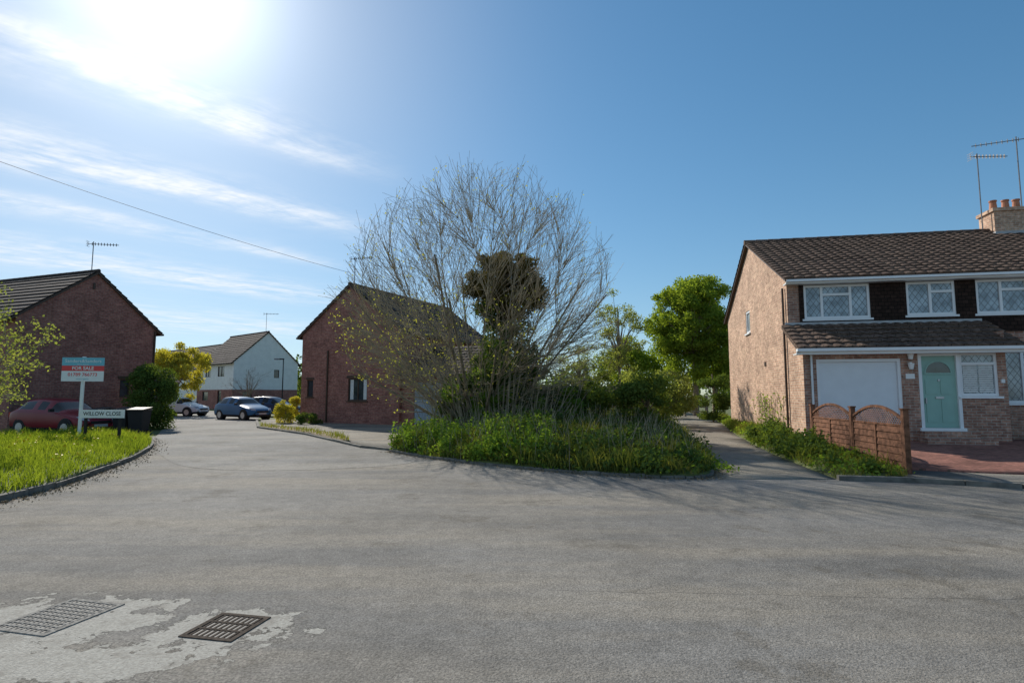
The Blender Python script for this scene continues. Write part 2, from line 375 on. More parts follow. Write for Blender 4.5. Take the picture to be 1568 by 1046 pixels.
gl=k.vm('SCALE',(1.0,.99,.96)); k.put(gl.inputs['Scale'],glow)
col=k.mix(1.0,col,gl.outputs[0],'ADD')
k.put(bg.inputs[0],col); bg.inputs[1].default_value=.148
L=bpy.data.lights.new('sun','SUN'); L.energy=5.0; L.angle=math.radians(.55); L.color=(1,.945,.85)
so=bpy.data.objects.new('sun',L); scn.collection.objects.link(so); so.rotation_euler=(-sund).to_track_quat('-Z','Y').to_euler(); so.location=sund*50
cam=bpy.data.cameras.new('camera'); co=bpy.data.objects.new('camera',cam); scn.collection.objects.link(co); scn.camera=co
co.location=(0,0,1.6); co.rotation_euler=(math.radians(90+5.3),0,0); cam.lens=20; cam.sensor_width=36; cam.clip_end=3000
scn.view_settings.view_transform='Standard'; scn.view_settings.look='None'; scn.view_settings.exposure=0
# ------------------------------------------------------------------ ground
B=Bld('ground',M['grassground']); B.face([(-900,-300,-.01),(900,-300,-.01),(900,1500,-.01),(-900,1500,-.01)]); B.done()
ROAD=[(-80,-40),(80,-40),(80,6),(30,8.5),(16,12),(6.5,14),(4.5,13.5),(0,14.5),(-3.2,17),(-6,21),(-8.25,22.9),(-12.1,27.4),(-15.9,35.7),(-20,46),(-22,52),(-45,62),(-48,50),(-26,43),(-23,38.7),(-18.2,30.3),(-13.5,21.8),(-22,20),(-80,16)]
B=Bld('road',M['road']); B.face([(x,y,.004) for x,y in ROAD]); B.done()
B=Bld('side_road_surface',M['road2']); sr=smoothline([(-10.6,17.2),(-8.8,14.6),(-6.9,12.6),(-4.6,12.2),(-2.4,13.4),(-2.9,16.0)],6)
B.face([(x,y,.008) for x,y in sr+[(-3.6,17.3),(-8.3,22.8),(-12.1,27.4),(-15.9,35.7),(-20,46),(-28,50),(-23,38.7),(-18.2,30.3),(-13.5,21.8)]]); B.done()
# left verge
VK=smoothline([(-7.2,4),(-7.4,6.5),(-7.65,8.5),(-7.85,9.9),(-8.46,11.8),(-9.5,14.5),(-11.2,17.9),(-13.3,20.8)],4)
VERGE=VK+[(-14.2,21.6),(-17,20.4),(-30,17.5),(-40,4)]
hv=lambda X,Y: .11+np.minimum(edist(X,Y,VERGE),1.5)*.08+.03*np.sin(X*1.3)*np.cos(Y*1.1)
patch('grass_verge',VERGE,hv,M['grassground'],.7)
kerb('kerb_verge',VK,.12,.10)
blades('verge_grass',VERGE,80000,.17,.016,M['grass'],hv,.6,lambda X,Y:np.where((X>-17.5),1,.15),.55)
# island
IK=smoothline([(-3.4,16.2),(-2.6,15.1),(-1.33,13.8),(.65,12.2),(2.03,11.4),(3.3,11.05),(3.85,11.3),(4.2,12.3)],5)
ISL=IK+[(4.76,14.5),(5.6,18),(6.3,21),(7.4,26),(9,31.7),(9,36),(-2.6,36),(-3.0,28),(-3.4,22)]
hi=lambda X,Y: .07+np.minimum(edist(X,Y,ISL),3)*.13+.05*np.sin(X*1.7+Y)*np.cos(Y*1.3)
patch('island_ground',ISL,hi,M['grassground'],.7)
kerb('kerb_island',IK,.12,.06)
dnr=lambda X,Y: np.where(Y<21,1,.2)
blades('island_grass',ISL,44000,.27,.022,M['grass2'],hi,.7,dnr,.55)
def cover(name,poly,n,hf,hmax,size,mat,dens=None):
    xs=[p[0] for p in poly]; ys=[p[1] for p in poly]; X=rng.uniform(min(xs),max(xs),n*3);Y=rng.uniform(min(ys),max(ys),n*3); kk=inpoly(X,Y,poly)
    if dens is not None: kk&=rng.uniform(size=len(X))<dens(X,Y)
    X=X[kk][:n];Y=Y[kk][:n]; e=np.minimum(edist(X,Y,poly)/.8,1); bumps=.5+.35*np.sin(X*1.9+np.sin(Y*1.3)*2)*np.cos(Y*2.3+X)+.3*np.sin(X*5.7+Y*1.5)*np.sin(Y*4.9-X*2)
    Z=hf(X,Y)+rng.uniform(0,1,len(X))**.6*hmax*(.45+.55*e)*np.maximum(bumps,.1)+.02
    X=X+rng.normal(size=len(X))*.07; Y=Y+rng.normal(size=len(X))*.07
    P=np.stack([X,Y,Z],1); nn=np.zeros_like(P); nn[:,2]=1; return leafquads(name,P,size,mat,None,nn)
cover('cow_parsley',ISL,34000,hi,.65,.045,M['weed'],lambda X,Y:np.where((X<.9)&(Y<21),1,.15)*dnr(X,Y))
cover('ivy_ground_cover',ISL,32000,hi,.5,.05,M['ivy'],lambda X,Y:np.where(X>.2,1,.12)*dnr(X,Y))
def tufts(name,n,poly,hf,cond,n_l,size,mat,hr_):
    cl=[]; xs=[p[0] for p in poly]; ys=[p[1] for p in poly]
    while len(cl)<n:
        x=random.uniform(min(xs),max(xs));y=random.uniform(min(ys),min(20.5,max(ys)))
        if not inpoly(np.array([x]),np.array([y]),poly)[0] or not cond(x,y): continue
        z=float(hf(np.array([x]),np.array([y]))[0]); r=random.uniform(.12,.38); h=random.uniform(*hr_); cl.append((x,y,z+h*.35,r,r,h*.6))
    cloud(name,cl,n_l,size,mat,None,core=.15)
tufts('nettle_clumps',120,ISL,hi,lambda x,y:x<1.0,17000,.045,M['weed'],(.2,.85))
tufts('bramble_clumps',120,ISL,hi,lambda x,y:x>.2,14000,.045,M['ivy'],(.2,.8))
segs=[]
for i in range(900):
    x=random.uniform(-3,4.3); y=random.uniform(11.8,20)
    if not inpoly(np.array([x]),np.array([y]),ISL)[0]: continue
    h=random.uniform(.3,.95); z=float(hi(np.array([x]),np.array([y]))[0]); a=random.gauss(0,.28);b=random.gauss(0,.28); segs.append((x,y,z,x+a*h,y+b*h,z+h,.007,.003))
prisms('dead_stalks',segs,M['twig'],3)
DR=[(-3.3,16.6),(-4.4,17.6),(-8.1,23.2),(-12.0,27.6),(-15.6,35.6),(-10,34),(-3,31),(-3.0,28),(-3.4,22)]
patch('driveway_tarmac',DR,lambda X,Y:X*0+.05,M['drive'],2,.05)
kerb('kerb_drive',[(-3.4,16.4),(-4.5,17.3),(-8.25,22.9),(-12.1,27.4),(-15.9,35.7)],.12,.075)
DB=[(-5.2,18.6),(-8.0,22.9),(-12.0,27.4),(-13.2,30.2),(-11.2,27.7),(-8.3,24.6),(-6.3,21.5)]
hb=lambda X,Y:X*0+.075
patch('verge_soil',DB,hb,M['litter'],1,.05)
blades('verge_soil_weeds',DB,3500,.12,.02,M['grass2'],hb,.6)
PATH=[(3.9,10.9),(6.1,10.9),(6.3,12),(6.9,15.3),(8.3,21),(10.2,28),(12.5,36),(16,46),(13,46),(9.6,36),(8.4,30.7),(6.4,21.2),(5.1,16),(4.3,12.3)]
patch('footpath',PATH,lambda X,Y:.012+np.clip((Y-12)/16,0,1)*.18,M['path'],1,.1)
OH=Vector((8.48,17.35,0)); RH=math.radians(-11); EX=Vector((math.cos(RH),math.sin(RH),0)); EY=Vector((-math.sin(RH),math.cos(RH),0))
def hr(X,Y):
    ly=(X-OH.x)*EY.x+(Y-OH.y)*EY.y; return .09+np.clip((ly+6.3)/5,0,1)*.27
GR=[(6.15,10.95),(7.35,10.72),(7.6,11.1),(8.12,15.4),(8.1,16.1),(8.4,17.3),(10.35,27.3),(11.5,30),(12.9,36),(12.5,36),(10.2,28),(8.2,21),(6.85,15.3),(6.3,12)]
GE=[(7.35,10.72),(6.15,10.95),(6.3,12),(6.85,15.3),(8.2,21),(10.2,28),(12.5,36)]
def hg(X,Y):
    d=np.full(np.asarray(X).shape,1e9)
    for a,b in zip(GE[:-1],GE[1:]): d=np.minimum(d,edist(X,Y,[a,b]))
    return np.minimum(hr(X,Y),.012+np.clip((Y-12)/16,0,1)*.18+.02+d*.45)
patch('side_verge_ground',GR,hg,M['grassground'],.5,.1)
blades('side_verge_grass',GR,20000,.15,.018,M['grass2'],hg,.8,None,.7)
cover('side_verge_weeds',GR,9000,hg,.35,.04,M['weed'])
tufts('dock_clumps',46,GR,hg,lambda x,y:x>6.6,7000,.045,M['shrub'],(.2,.6))
cover('path_edge_weeds',[(4.1,11.6),(4.6,14.2),(5.4,17.5),(6.3,21),(7.2,24.5),(7.5,24.3),(6.6,20.8),(5.75,17.4),(4.95,14.1),(4.5,11.6)],5000,lambda X,Y:X*0+.03,.18,.035,M['weed'])
DW=[(7.68,11.8),(9.5,11.0),(18,9.4),(40,5.5),(40,20),(14,15.9),(8.2,16.2),(8.15,15.4)]
def uvz(o):
    me=o.data; uv=me.uv_layers.new(name='UVMap').data
    for l in me.loops:
        c=me.vertices[l.vertex_index].co; uv[l.index].uv=(c.x*.98-c.y*.19+50,c.x*.19+c.y*.98+50)
uvz(patch('block_paved_driveway',DW,hr,M['paver'],1.2))
PV=[(7.35,10.72),(8.7,10.0),(16,8.6),(40,4.2),(40,5.5),(18,9.4),(9.5,11.0),(7.68,11.8)]
patch('pavement',PV,lambda X,Y:X*0+.085,M['pave'],2)
kerb('kerb_pavement',[(6.1,10.85),(7.3,10.6),(8.7,9.9),(16,8.5),(40,4.1)],.13,.09)
nd=260; X=rng.uniform(-16,-8,nd*4);Y=rng.uniform(9,20,nd*4); kk=inpoly(X,Y,VERGE)&(edist(X,Y,VERGE)>.3); X=X[kk][:nd];Y=Y[kk][:nd]
P=np.stack([X,Y,hv(X,Y)+rng.uniform(.14,.27,len(X))],1)
P=np.repeat(P,4,0)+rng.normal(size=(len(P)*4,3))*.01; leafquads('dandelions',P,.026,M['yellow'],None,np.tile([0,0,1.],(len(P),1)),.9)
def scatter(name,line,n,spread,size,mat,z=.01):
    line=[Vector((*p,0)) for p in line]; P=[]
    for _ in range(n):
        i=random.randrange(len(line)-1); p=line[i].lerp(line[i+1],random.random()); t=(line[i+1]-line[i]).normalized()
        P.append(p+Vector((t.y,-t.x,0))*abs(random.gauss(0,spread))+Vector((0,0,z+random.random()*.02)))
    return leafquads(name,np.array(P),size,mat,None,np.tile([0,0,1.5],(n,1)))
scatter('gutter_litter',VK,2600,.22,.018,M['litter'])
scatter('gutter_litter_island',IK,1500,.15,.018,M['litter'])
# ------------------------------------------------------------------ drains
def drain(name,c,rz,w,l,mat,nx,ny):
    e=empty(name,(c[0],c[1],.006),rz); B=Bld('frame',mat,e); t=.035
    B.box(F0,-w/2,w/2,-l/2,-l/2+t,-.03,.005);B.box(F0,-w/2,w/2,l/2-t,l/2,-.03,.005);B.box(F0,-w/2,-w/2+t,-l/2+t,l/2-t,-.03,.005);B.box(F0,w/2-t,w/2,-l/2+t,l/2-t,-.03,.005); B.done()
    B=Bld('bars',mat,e)
    for i in range(nx):
        a=-w/2+t+(w-2*t)*(i+.5)/nx; B.box(F0,a-.008,a+.008,-l/2+t,l/2-t,-.02,.003)
    for j in range(1,ny):
        a=-l/2+t+(l-2*t)*j/ny; B.box(F0,-w/2+t,w/2-t,a-.010,a+.010,-.02,.0045)
    B.done(); B=Bld('pit',M['black'],e); B.face([(-w/2+t,-l/2+t,-.0005),(w/2-t,-l/2+t,-.0005),(w/2-t,l/2-t,-.0005),(-w/2+t,l/2-t,-.0005)]); B.done()
drain('drain_grate',(-1.97,4.09),math.radians(-12),.40,.42,M['iron'],8,3)
drain('drain_grate',(-3.27,4.28),math.radians(-14),.50,.60,M['ironpale'],10,10)
# ------------------------------------------------------------------ houses
def window(FB,GB,F,s0,s1,z0,z1,mull=(),light=None,fw=.055,sill=None,dep=.05):
    FB.box(F,s0,s1,-dep-.05,-dep+.01,z0,z0+fw);FB.box(F,s0,s1,-dep-.05,-dep+.01,z1-fw,z1)
    FB.box(F,s0,s0+fw,-dep-.05,-dep+.008,z0+fw,z1-fw);FB.box(F,s1-fw,s1,-dep-.05,-dep+.008,z0+fw,z1-fw)
    for q in mull: FB.box(F,q-fw/2,q+fw/2,-dep-.05,-dep+.008,z0+fw,z1-fw)
    if light:
        a,b,zc=light; FB.box(F,a,b,-dep-.04,-dep+.012,zc-fw/2,zc+fw/2)
    o,t,n=F; P=lambda a,c:o+t*a+n*(-dep-.03)+Vector((0,0,c)); GB.face([P(s0+fw,z0+fw),P(s1-fw,z0+fw),P(s1-fw,z1-fw),P(s0+fw,z1-fw)])
    if sill: sill.box(F,s0-.06,s1+.06,-dep,.06,z0-.06,z0-.002)
def gable_walls(e,w,dep,ev,rg,wallmat,ops,openside=(),z0=0,d2=None):
    B=Bld('walls',wallmat,e)
    B.wall(frame((0,0),(w,0)),w,z0,ev,ops); B.face([(0,0,ev),(w,0,ev),(w/2,0,rg)])
    B.wall(frame((w,0),(w,dep)),dep,z0,ev); B.wall(frame((0,dep),(0,0)),dep,z0,ev,openside); B.wall(frame((w,dep),(0,dep)),w,z0,ev); B.face([(0,dep,ev),(w,dep,ev),(w/2,dep,rg)])
    B.done()
def gable_roof(e,w,dep,ev,rg,mat,fine=False,oh=.12,ov=.3):
    B=Bld('roof',mat,e); sl=(rg-ev)/(w/2); r=int(math.hypot(w/2,rg-ev)/.33)
    tiles(B,(-ov,-oh,ev-ov*sl+.05),(-ov,dep+oh,ev-ov*sl+.05),(w/2+ov,0,(w/2+ov)*sl),r,fine)
    tiles(B,(w+ov,-oh,ev-ov*sl+.05),(w+ov,dep+oh,ev-ov*sl+.05),(-w/2-ov,0,(w/2+ov)*sl),r,fine)
    y=-oh
    while y<dep+oh-.05: B.cyl((w/2,y,rg+.06),.10,.43,'y',8,.095); y+=.45
    B.done()
    B=Bld('bargeboard',M['brown'],e)
    for sx,x0 in ((1,-ov),(-1,w+ov)):
        a=Vector((x0,-oh+.01,ev-ov*sl+.03)); b=Vector((w/2,-oh+.01,rg+.03)); dz=Vector((0,0,-.11)); dy=Vector((0,.05,0))
        B.face([a,b,b+dz,a+dz]); B.face([a+dy,b+dy,b+dz+dy,a+dz+dy]); B.face([a+dz,b+dz,b+dz+dy,a+dz+dy])
    for x0 in (-ov-.09,w+ov-.02): B.box(F0,x0,x0+.11,-oh,dep+oh,ev-ov*sl-.06,ev-ov*sl+.04)
    B.done()
def aerial(e,p,h,s=1,ang=0,name='aerial'):
    B=Bld(name,M['metal'],e); B.cyl((p[0],p[1],p[2]),.022,h,'z',6)
    c,s_=math.cos(ang),math.sin(ang); F=(Vector((p[0],p[1],0)),Vector((c,s_,0)),Vector((-s_,c,0))); z=p[2]+h-.12
    B.box(F,-.25*s,1.1*s,-.012,.012,z-.012,z+.012)
    for i in range(9): a=(-.05+.13*i)*s; B.box(F,a-.006,a+.006,-.03,.03,z-.07,z+.07)
    for q in (-.12,-.04,.04,.12): B.box(F,-.25*s,-.24*s,-.16,.16,z+q-.006,z+q+.006)
    B.box(F,-.25*s,-.24*s,-.01,.01,z-.13,z+.13); B.done()
e=empty('brick_house',(-21.1,24,0),math.radians(69.9)); ops=[(4.65,5.15,1.45,2.35)]
gable_walls(e,6.4,16,5,7.45,M['redbrick'],ops); gable_roof(e,6.4,16,5,7.45,M['roofd'])
FB=Bld('window_frames',M['brown'],e);GB=Bld('window_glass',M['glass'],e); window(FB,GB,frame((0,0),(6.4,0)),*ops[0],fw=.05); 
FB.box(frame((0,0),(6.4,0)),3.05,3.15,.0,.03,6.6,6.9); FB.done();GB.done()
B=Bld('brick_bands',M['brown'],e); F=frame((0,0),(6.4,0)); B.box(F,4.55,5.25,0,.03,2.36,2.5); B.box(F,6.3,6.38,.0,.07,.1,4.9);B.done()
B=Bld('porch_roof',M['roofd'],e); tiles(B,(5.3,-1.0,2.2),(7.2,-1.0,2.2),(0,1.0,.7),4,False); B.done()
aerial(e,(3.2,.4,7.4),1.6,1,-1.0)
e=empty('brick_house',(-11.9,32.2,0),math.radians(-25.5)); ops=[(.45,.9,1.45,2.4),(3.4,4.7,1.25,2.45)]
gable_walls(e,6.8,10,5,7.55,M['redbrick'],ops); gable_roof(e,6.8,10,5,7.55,M['roofd'])
FB=Bld('window_frames',M['brown'],e);GB=Bld('window_glass',M['glass'],e);SB=Bld('window_sills',M['brown'],e); F=frame((0,0),(6.8,0))
window(FB,GB,F,*ops[0],fw=.05,sill=SB); window(FB,GB,F,*ops[1],mull=(4.05,),fw=.06,sill=SB)
FB.box(F,3.3,4.8,0,.03,2.46,2.6); FB.box(F,.38,.97,0,.03,2.41,2.53); FB.box(F,1.9,1.98,.0,.07,.1,4.0); FB.done();GB.done();SB.done()
CB=Bld('curtains',M['curtain'],e)
for a,b in ((3.5,3.72),(4.4,4.62)): CB.box(F,a,b,-.079,-.076,1.32,2.38)
CB.done()
B=Bld('garage_walls',M['redbrick'],e); B.wall(frame((6.8,.2),(10.6,.2)),3.8,0,2.55,[(.75,3.1,.05,2.2)],.1); B.wall(frame((10.6,.2),(10.6,5)),4.8,0,2.55); B.done()
B=Bld('garage_door',M['bdoor'],e); F=frame((6.8,.2),(10.6,.2)); B.box(F,.75,3.1,-.1,-.06,.05,2.2)
for i in range(14): B.box(F,.8+i*.165,.9+i*.165,-.06,-.045,.1,2.15)
B.done(); B=Bld('garage_roof',M['roofd'],e); tiles(B,(6.5,-.2,2.5),(10.9,-.2,2.5),(0,3.2,1.7),10,True); tiles(B,(6.5,6.2,2.5),(10.9,6.2,2.5),(0,-3.2,1.7),10,False); B.done()
B=Bld('garage_gable',M['redbrick'],e); B.face([(10.6,.2,2.55),(10.6,5.8,2.55),(10.6,3,4.05)]); B.done()
aerial(e,(3.4,.3,7.5),1.7,1,.2)
e=empty('white_rendered_house',(-29.1,59.5,0),math.radians(50)); W=7.2; D=9; ops=[(4.4,5.0,3.4,4.3)]; so_=[(2,3.4,3.5,4.6),(5.2,6.8,3.5,4.6)]
gable_walls(e,W,D,5.1,8.4,M['render'],ops,so_,z0=2.1); gable_roof(e,W,D,5.1,8.4,M['roofd'],False,.1,.3)
B=Bld('brick_ground_storey',M['redbrick'],e); Fg=frame((0,0),(W,0)); Fs=frame((0,D),(0,0)); B.wall(Fg,W,0,2.1,[(1,2,.9,1.9)],.1,.03); B.wall(Fs,D,0,2.1,[(1.5,3,.9,1.9),(5.4,6.3,.05,2.0)],.1,.03); B.done()
FB=Bld('window_frames',M['brown'],e);GB=Bld('window_glass',M['glass'],e); window(FB,GB,Fg,*ops[0]); window(FB,GB,Fg,1,2,.9,1.9)
for q in so_: window(FB,GB,Fs,*q,mull=((q[0]+q[1])/2,))
window(FB,GB,Fs,1.5,3,.9,1.9); window(FB,GB,Fs,5.4,6.3,.05,2.0); FB.done();GB.done()
aerial(e,(3.6,.6,8.3),2.3,1.2,-.8)
e=empty('terraced_house',(-35.6,65.0,0),math.radians(50)); W=7; D=26; so_=[(3+i*5,4.5+i*5,3.2,4.3) for i in range(5)]
gable_walls(e,W,D,4.7,7.6,M['render'],[],so_); gable_roof(e,W,D,4.7,7.6,M['roofd'],False,.1,.3)
FB=Bld('window_frames',M['brown'],e);GB=Bld('window_glass',M['glass'],e); Fs=frame((0,D),(0,0))
for q in so_: window(FB,GB,Fs,*q,mull=((q[0]+q[1])/2,))
FB.done();GB.done()
e=empty('terraced_house',(-17.5,72,0),math.radians(20)); gable_walls(e,7,8,4.4,6.4,M['redbrick'],[]); gable_roof(e,7,8,4.4,6.4,M['roofd'])
# --- right semi-detached house
e=empty('semi_detached_house',OH,RH)
WU=[(.47,2.31,3.88,4.92),(3.29,4.58,3.92,4.92),(5.11,7.0,3.92,4.92),(8.6,10.2,3.92,4.92)]; WG=[(5.55,7.4,1.35,2.85)]
Fm=frame((0,0),(16,0)); Fsd=frame((0,10),(0,0)); SO=[(4.0,4.75,4.05,4.95)]
B=Bld('front_wall',M['brownbrick'],e); B.wall(Fm,16,.1,5.15,WU+WG); B.done()
B=Bld('side_wall',M['buffbrick'],e); B.wall(Fsd,10,.1,5.15,SO); B.face([(0,10,5.15),(0,0,5.15),(0,5,7.5)]); B.wall(frame((16,0),(16,10)),10,.1,5.15); B.face([(16,10,5.15),(16,0,5.15),(16,5,7.5)]);B.wall(frame((16,10),(0,10)),16,.1,5.15); B.done()
B=Bld('hung_tile_cladding',M['tilehung'],e); B.wall(Fm,16,3.4,5.08,WU,.05,.035,s0=.34); B.face([Fm[0]+Fm[1]*.34+Fm[2]*a+Vector((0,0,c)) for a,c in ((0,3.4),(.035,3.4),(.035,5.08),(0,5.08))]); B.done()
FB=Bld('window_frames',M['upvc'],e);GB=Bld('leaded_glass',M['glasslead'],e);SB=Bld('window_sills',M['upvc'],e)
dd=0.0
window(FB,GB,Fm,*WU[0],mull=(.98,1.78),light=(.98,1.78,4.62),fw=.07,sill=SB,dep=dd)
window(FB,GB,Fm,*WU[1],mull=(3.93,),light=(3.93,4.55,4.62),fw=.07,sill=SB,dep=dd)
window(FB,GB,Fm,*WU[2],mull=(5.75,6.4),light=(5.75,6.4,4.62),fw=.07,sill=SB,dep=dd)
window(FB,GB,Fm,*WU[3],mull=(9.4,),fw=.07,sill=SB,dep=dd)
window(FB,GB,Fm,*WG[0],mull=(6.15,6.8),light=(6.15,6.8,2.5),fw=.07,sill=SB,dep=dd)
window(FB,GB,Fsd,*SO[0],fw=.08,sill=SB,dep=.03)
B=Bld('roof',M['rooft'],e); sl=(7.55-5.2)/5.0
tiles(B,(-.16,-.4,5.2-.4*sl+.06),(16.1,-.4,5.2-.4*sl+.06),(0,5.4,5.4*sl),19,True); tiles(B,(-.16,10.35,5.2-.35*sl+.06),(16.1,10.35,5.2-.35*sl+.06),(0,-5.35,5.35*sl),19,False)
x=-.16
while x<16: B.cyl((x,5,7.62),.11,.43,'x',8,.10); x+=.45
B.done()
B=Bld('verge_boards',M['brown'],e)
for y0 in (-.4,10.35):
    a=Vector((-.13,y0,5.2-.4*sl+.045)); b=Vector((-.13,5,7.59)); dz=Vector((0,0,-.07)); dx=Vector((.13,0,0))
    B.face([a,b,b+dz,a+dz]); B.face([a+dz,b+dz,b+dz+dx,a+dz+dx])
B.done()
B=Bld('fascia_and_gutter',M['upvc'],e); B.box(F0,-.1,16,-.33,-.30,4.93,5.06); B.box(F0,-.1,16,-.30,0,4.93,4.96)
B.box(F0,-.1,16,-.44,-.335,4.98,5.05); B.box(F0,-.25,5.35,-1.62,-1.59,2.70,2.86); B.box(F0,-.25,5.35,-1.59,-1.3,2.70,2.73); B.box(F0,-.25,5.45,-1.73,-1.625,2.78,2.86)
B.box(F0,-.02,.02,-.3,-.02,5.0,5.02)
B.cyl((5.12,-.06,.4),.035,2.3,'z',8); B.cyl((.2,-1.36,.4),.03,2.3,'z',8); B.done()
B=Bld('porch_walls',M['brownbrick'],e); Fp=frame((0,-1.3),(5.0,-1.3)); PO=[(.34,2.48,.35,2.58),(2.9,3.9,.7,2.72),(3.9,4.8,1.55,2.72)]
B.wall(Fp,5,.1,2.85,PO,.14); B.wall(frame((5,-1.3),(5,0)),1.3,.1,3.3); B.done()
B=Bld('porch_side_wall',M['buffbrick'],e); B.wall(frame((0,0),(0,-1.3)),1.3,.1,2.85); B.face([(0,0,2.85),(0,-1.3,2.85),(0,0,3.6)]); B.done()
B=Bld('porch_roof',M['rooft'],e); tiles(B,(-.2,-1.66,2.86),(5.3,-1.66,2.86),(0,1.64,.84),6,True); B.face([(-.2,-1.66,2.84),(-.2,0,3.7),(-.2,0,3.6),(-.2,-1.66,2.74)]); B.done()
B=Bld('porch_flashing',M['lead'],e); B.box(F0,-.1,5.2,-.06,-.037,3.66,3.78); B.done()
B=Bld('garage_door',M['gdoor'],e); B.box(Fp,.42,2.40,-.12,-.09,.35,2.50)
for i in range(27): B.box(Fp,.43,2.39,-.09,-.08,.37+i*.079,.37+i*.079+.066)
B.done()
FB.box(Fp,.34,.42,-.13,-.02,.35,2.58);FB.box(Fp,2.40,2.48,-.13,-.02,.35,2.58);FB.box(Fp,.42,2.40,-.13,-.02,2.50,2.58)
FB.box(Fp,2.9,2.98,-.12,.01,.7,2.72);FB.box(Fp,3.82,3.9,-.12,.01,.7,2.72);FB.box(Fp,2.98,3.82,-.12,.01,2.64,2.72);FB.box(Fp,2.85,3.95,-.12,.06,.62,.70)
B=Bld('front_door',M['teal'],e); B.box(Fp,2.98,3.82,-.09,-.06,.7,2.64)
for a,b in ((3.07,3.36),(3.44,3.73)):
    for c,d in ((.85,1.45),(1.6,2.0)):
        B.box(Fp,a,b,-.06,-.045,c,d)
B.done()
B=Bld('door_fanlight',M['glass'],e); pts=[]
for i in range(13):
    a=math.pi*i/12; pts.append(Fp[0]+Fp[1]*(3.4-.3*math.cos(a))+Fp[2]*(-.055)+Vector((0,0,2.18+.3*math.sin(a))))
B.face(pts); B.done()
B=Bld('door_fanlight_bead',M['teal'],e)
for i in range(12):
    a0=math.pi*i/12;a1=math.pi*(i+1)/12; P=lambda a,r,d:Fp[0]+Fp[1]*(3.4-r*math.cos(a))+Fp[2]*d+Vector((0,0,2.18+r*math.sin(a)))
    B.face([P(a0,.3,-.04),P(a1,.3,-.04),P(a1,.34,-.04),P(a0,.34,-.04)]); B.face([P(a0,.3,-.04),P(a1,.3,-.04),P(a1,.3,-.056),P(a0,.3,-.056)])
B.box(Fp,3.06,3.74,-.06,-.04,2.14,2.18); B.done()
B=Bld('door_furniture',M['rim'],e); B.box(Fp,3.3,3.5,-.05,-.035,1.48,1.54); B.cyl(Fp[0]+Fp[1]*3.4+Fp[2]*-.03+Vector((0,0,1.98)),.03,.02,'y',10); B.box(Fp,3.04,3.07,-.05,0,1.35,1.5); B.done()
window(FB,GB,Fp,*PO[2],mull=(),light=(3.95,4.75,2.42),fw=.07,sill=SB,dep=.04)
B=Bld('shutters',M['curtain'],e)
for a,b in ((4.0,4.33),(4.37,4.70)):
    for i in range(13): B.box(Fp,a,b,-.068,-.06,1.66+i*.058,1.66+i*.058+.04)
B.done()
B=Bld('door_steps',M['brownbrick'],e); B.box(F0,2.7,4.3,-2.0,-1.3,.2,.46); B.box(F0,2.8,4.1,-1.65,-1.3,.46,.62); B.done()
FB.done();GB.done();SB.done()
B=Bld('wall_lanterns',M['signwhite'],e)
for z_ in (2.28,2.55): B.cyl(Fp[0]+Fp[1]*2.69+Fp[2]*.1+Vector((0,0,z_)),.05,.16,'z',8,.085); B.box(Fp,2.66,2.72,0,.1,z_+.16,z_+.19)
B.box(Fp,2.58,2.80,0,.015,2.02,2.16); B.box(Fp,4.84,4.92,0,.05,1.9,2.0); B.done()
B=Bld('chimney',M['buffbrick'],e); B.box(F0,8.4,9.6,4.6,5.5,6.9,8.25); B.box(F0,8.34,9.66,4.54,5.56,8.25,8.37); B.done()
B=Bld('chimney_pots',M['terra'],e)
for q in (8.65,9.05,9.4): B.cyl((q,5.05,8.37),.13,.38,'z',14,.10); B.cyl((q,5.05,8.73),.125,.05,'z',14)
B.done(); B=Bld('chimney_flashing',M['lead'],e); B.box(F0,8.3,9.7,4.4,4.59,6.98,7.45); B.done()
aerial(e,(8.2,4.95,7.6),3.0,1.0,.15,'aerial_left'); aerial(e,(9.3,4.6,8.3),2.7,1.2,2.9,'aerial_right')
B=Bld('vent',M['brown'],e); B.box(Fsd,6.9,7.1,0,.03,2.6,2.75); B.cyl((-.06,.25,.4),.035,4.5,'z',8); B.done()
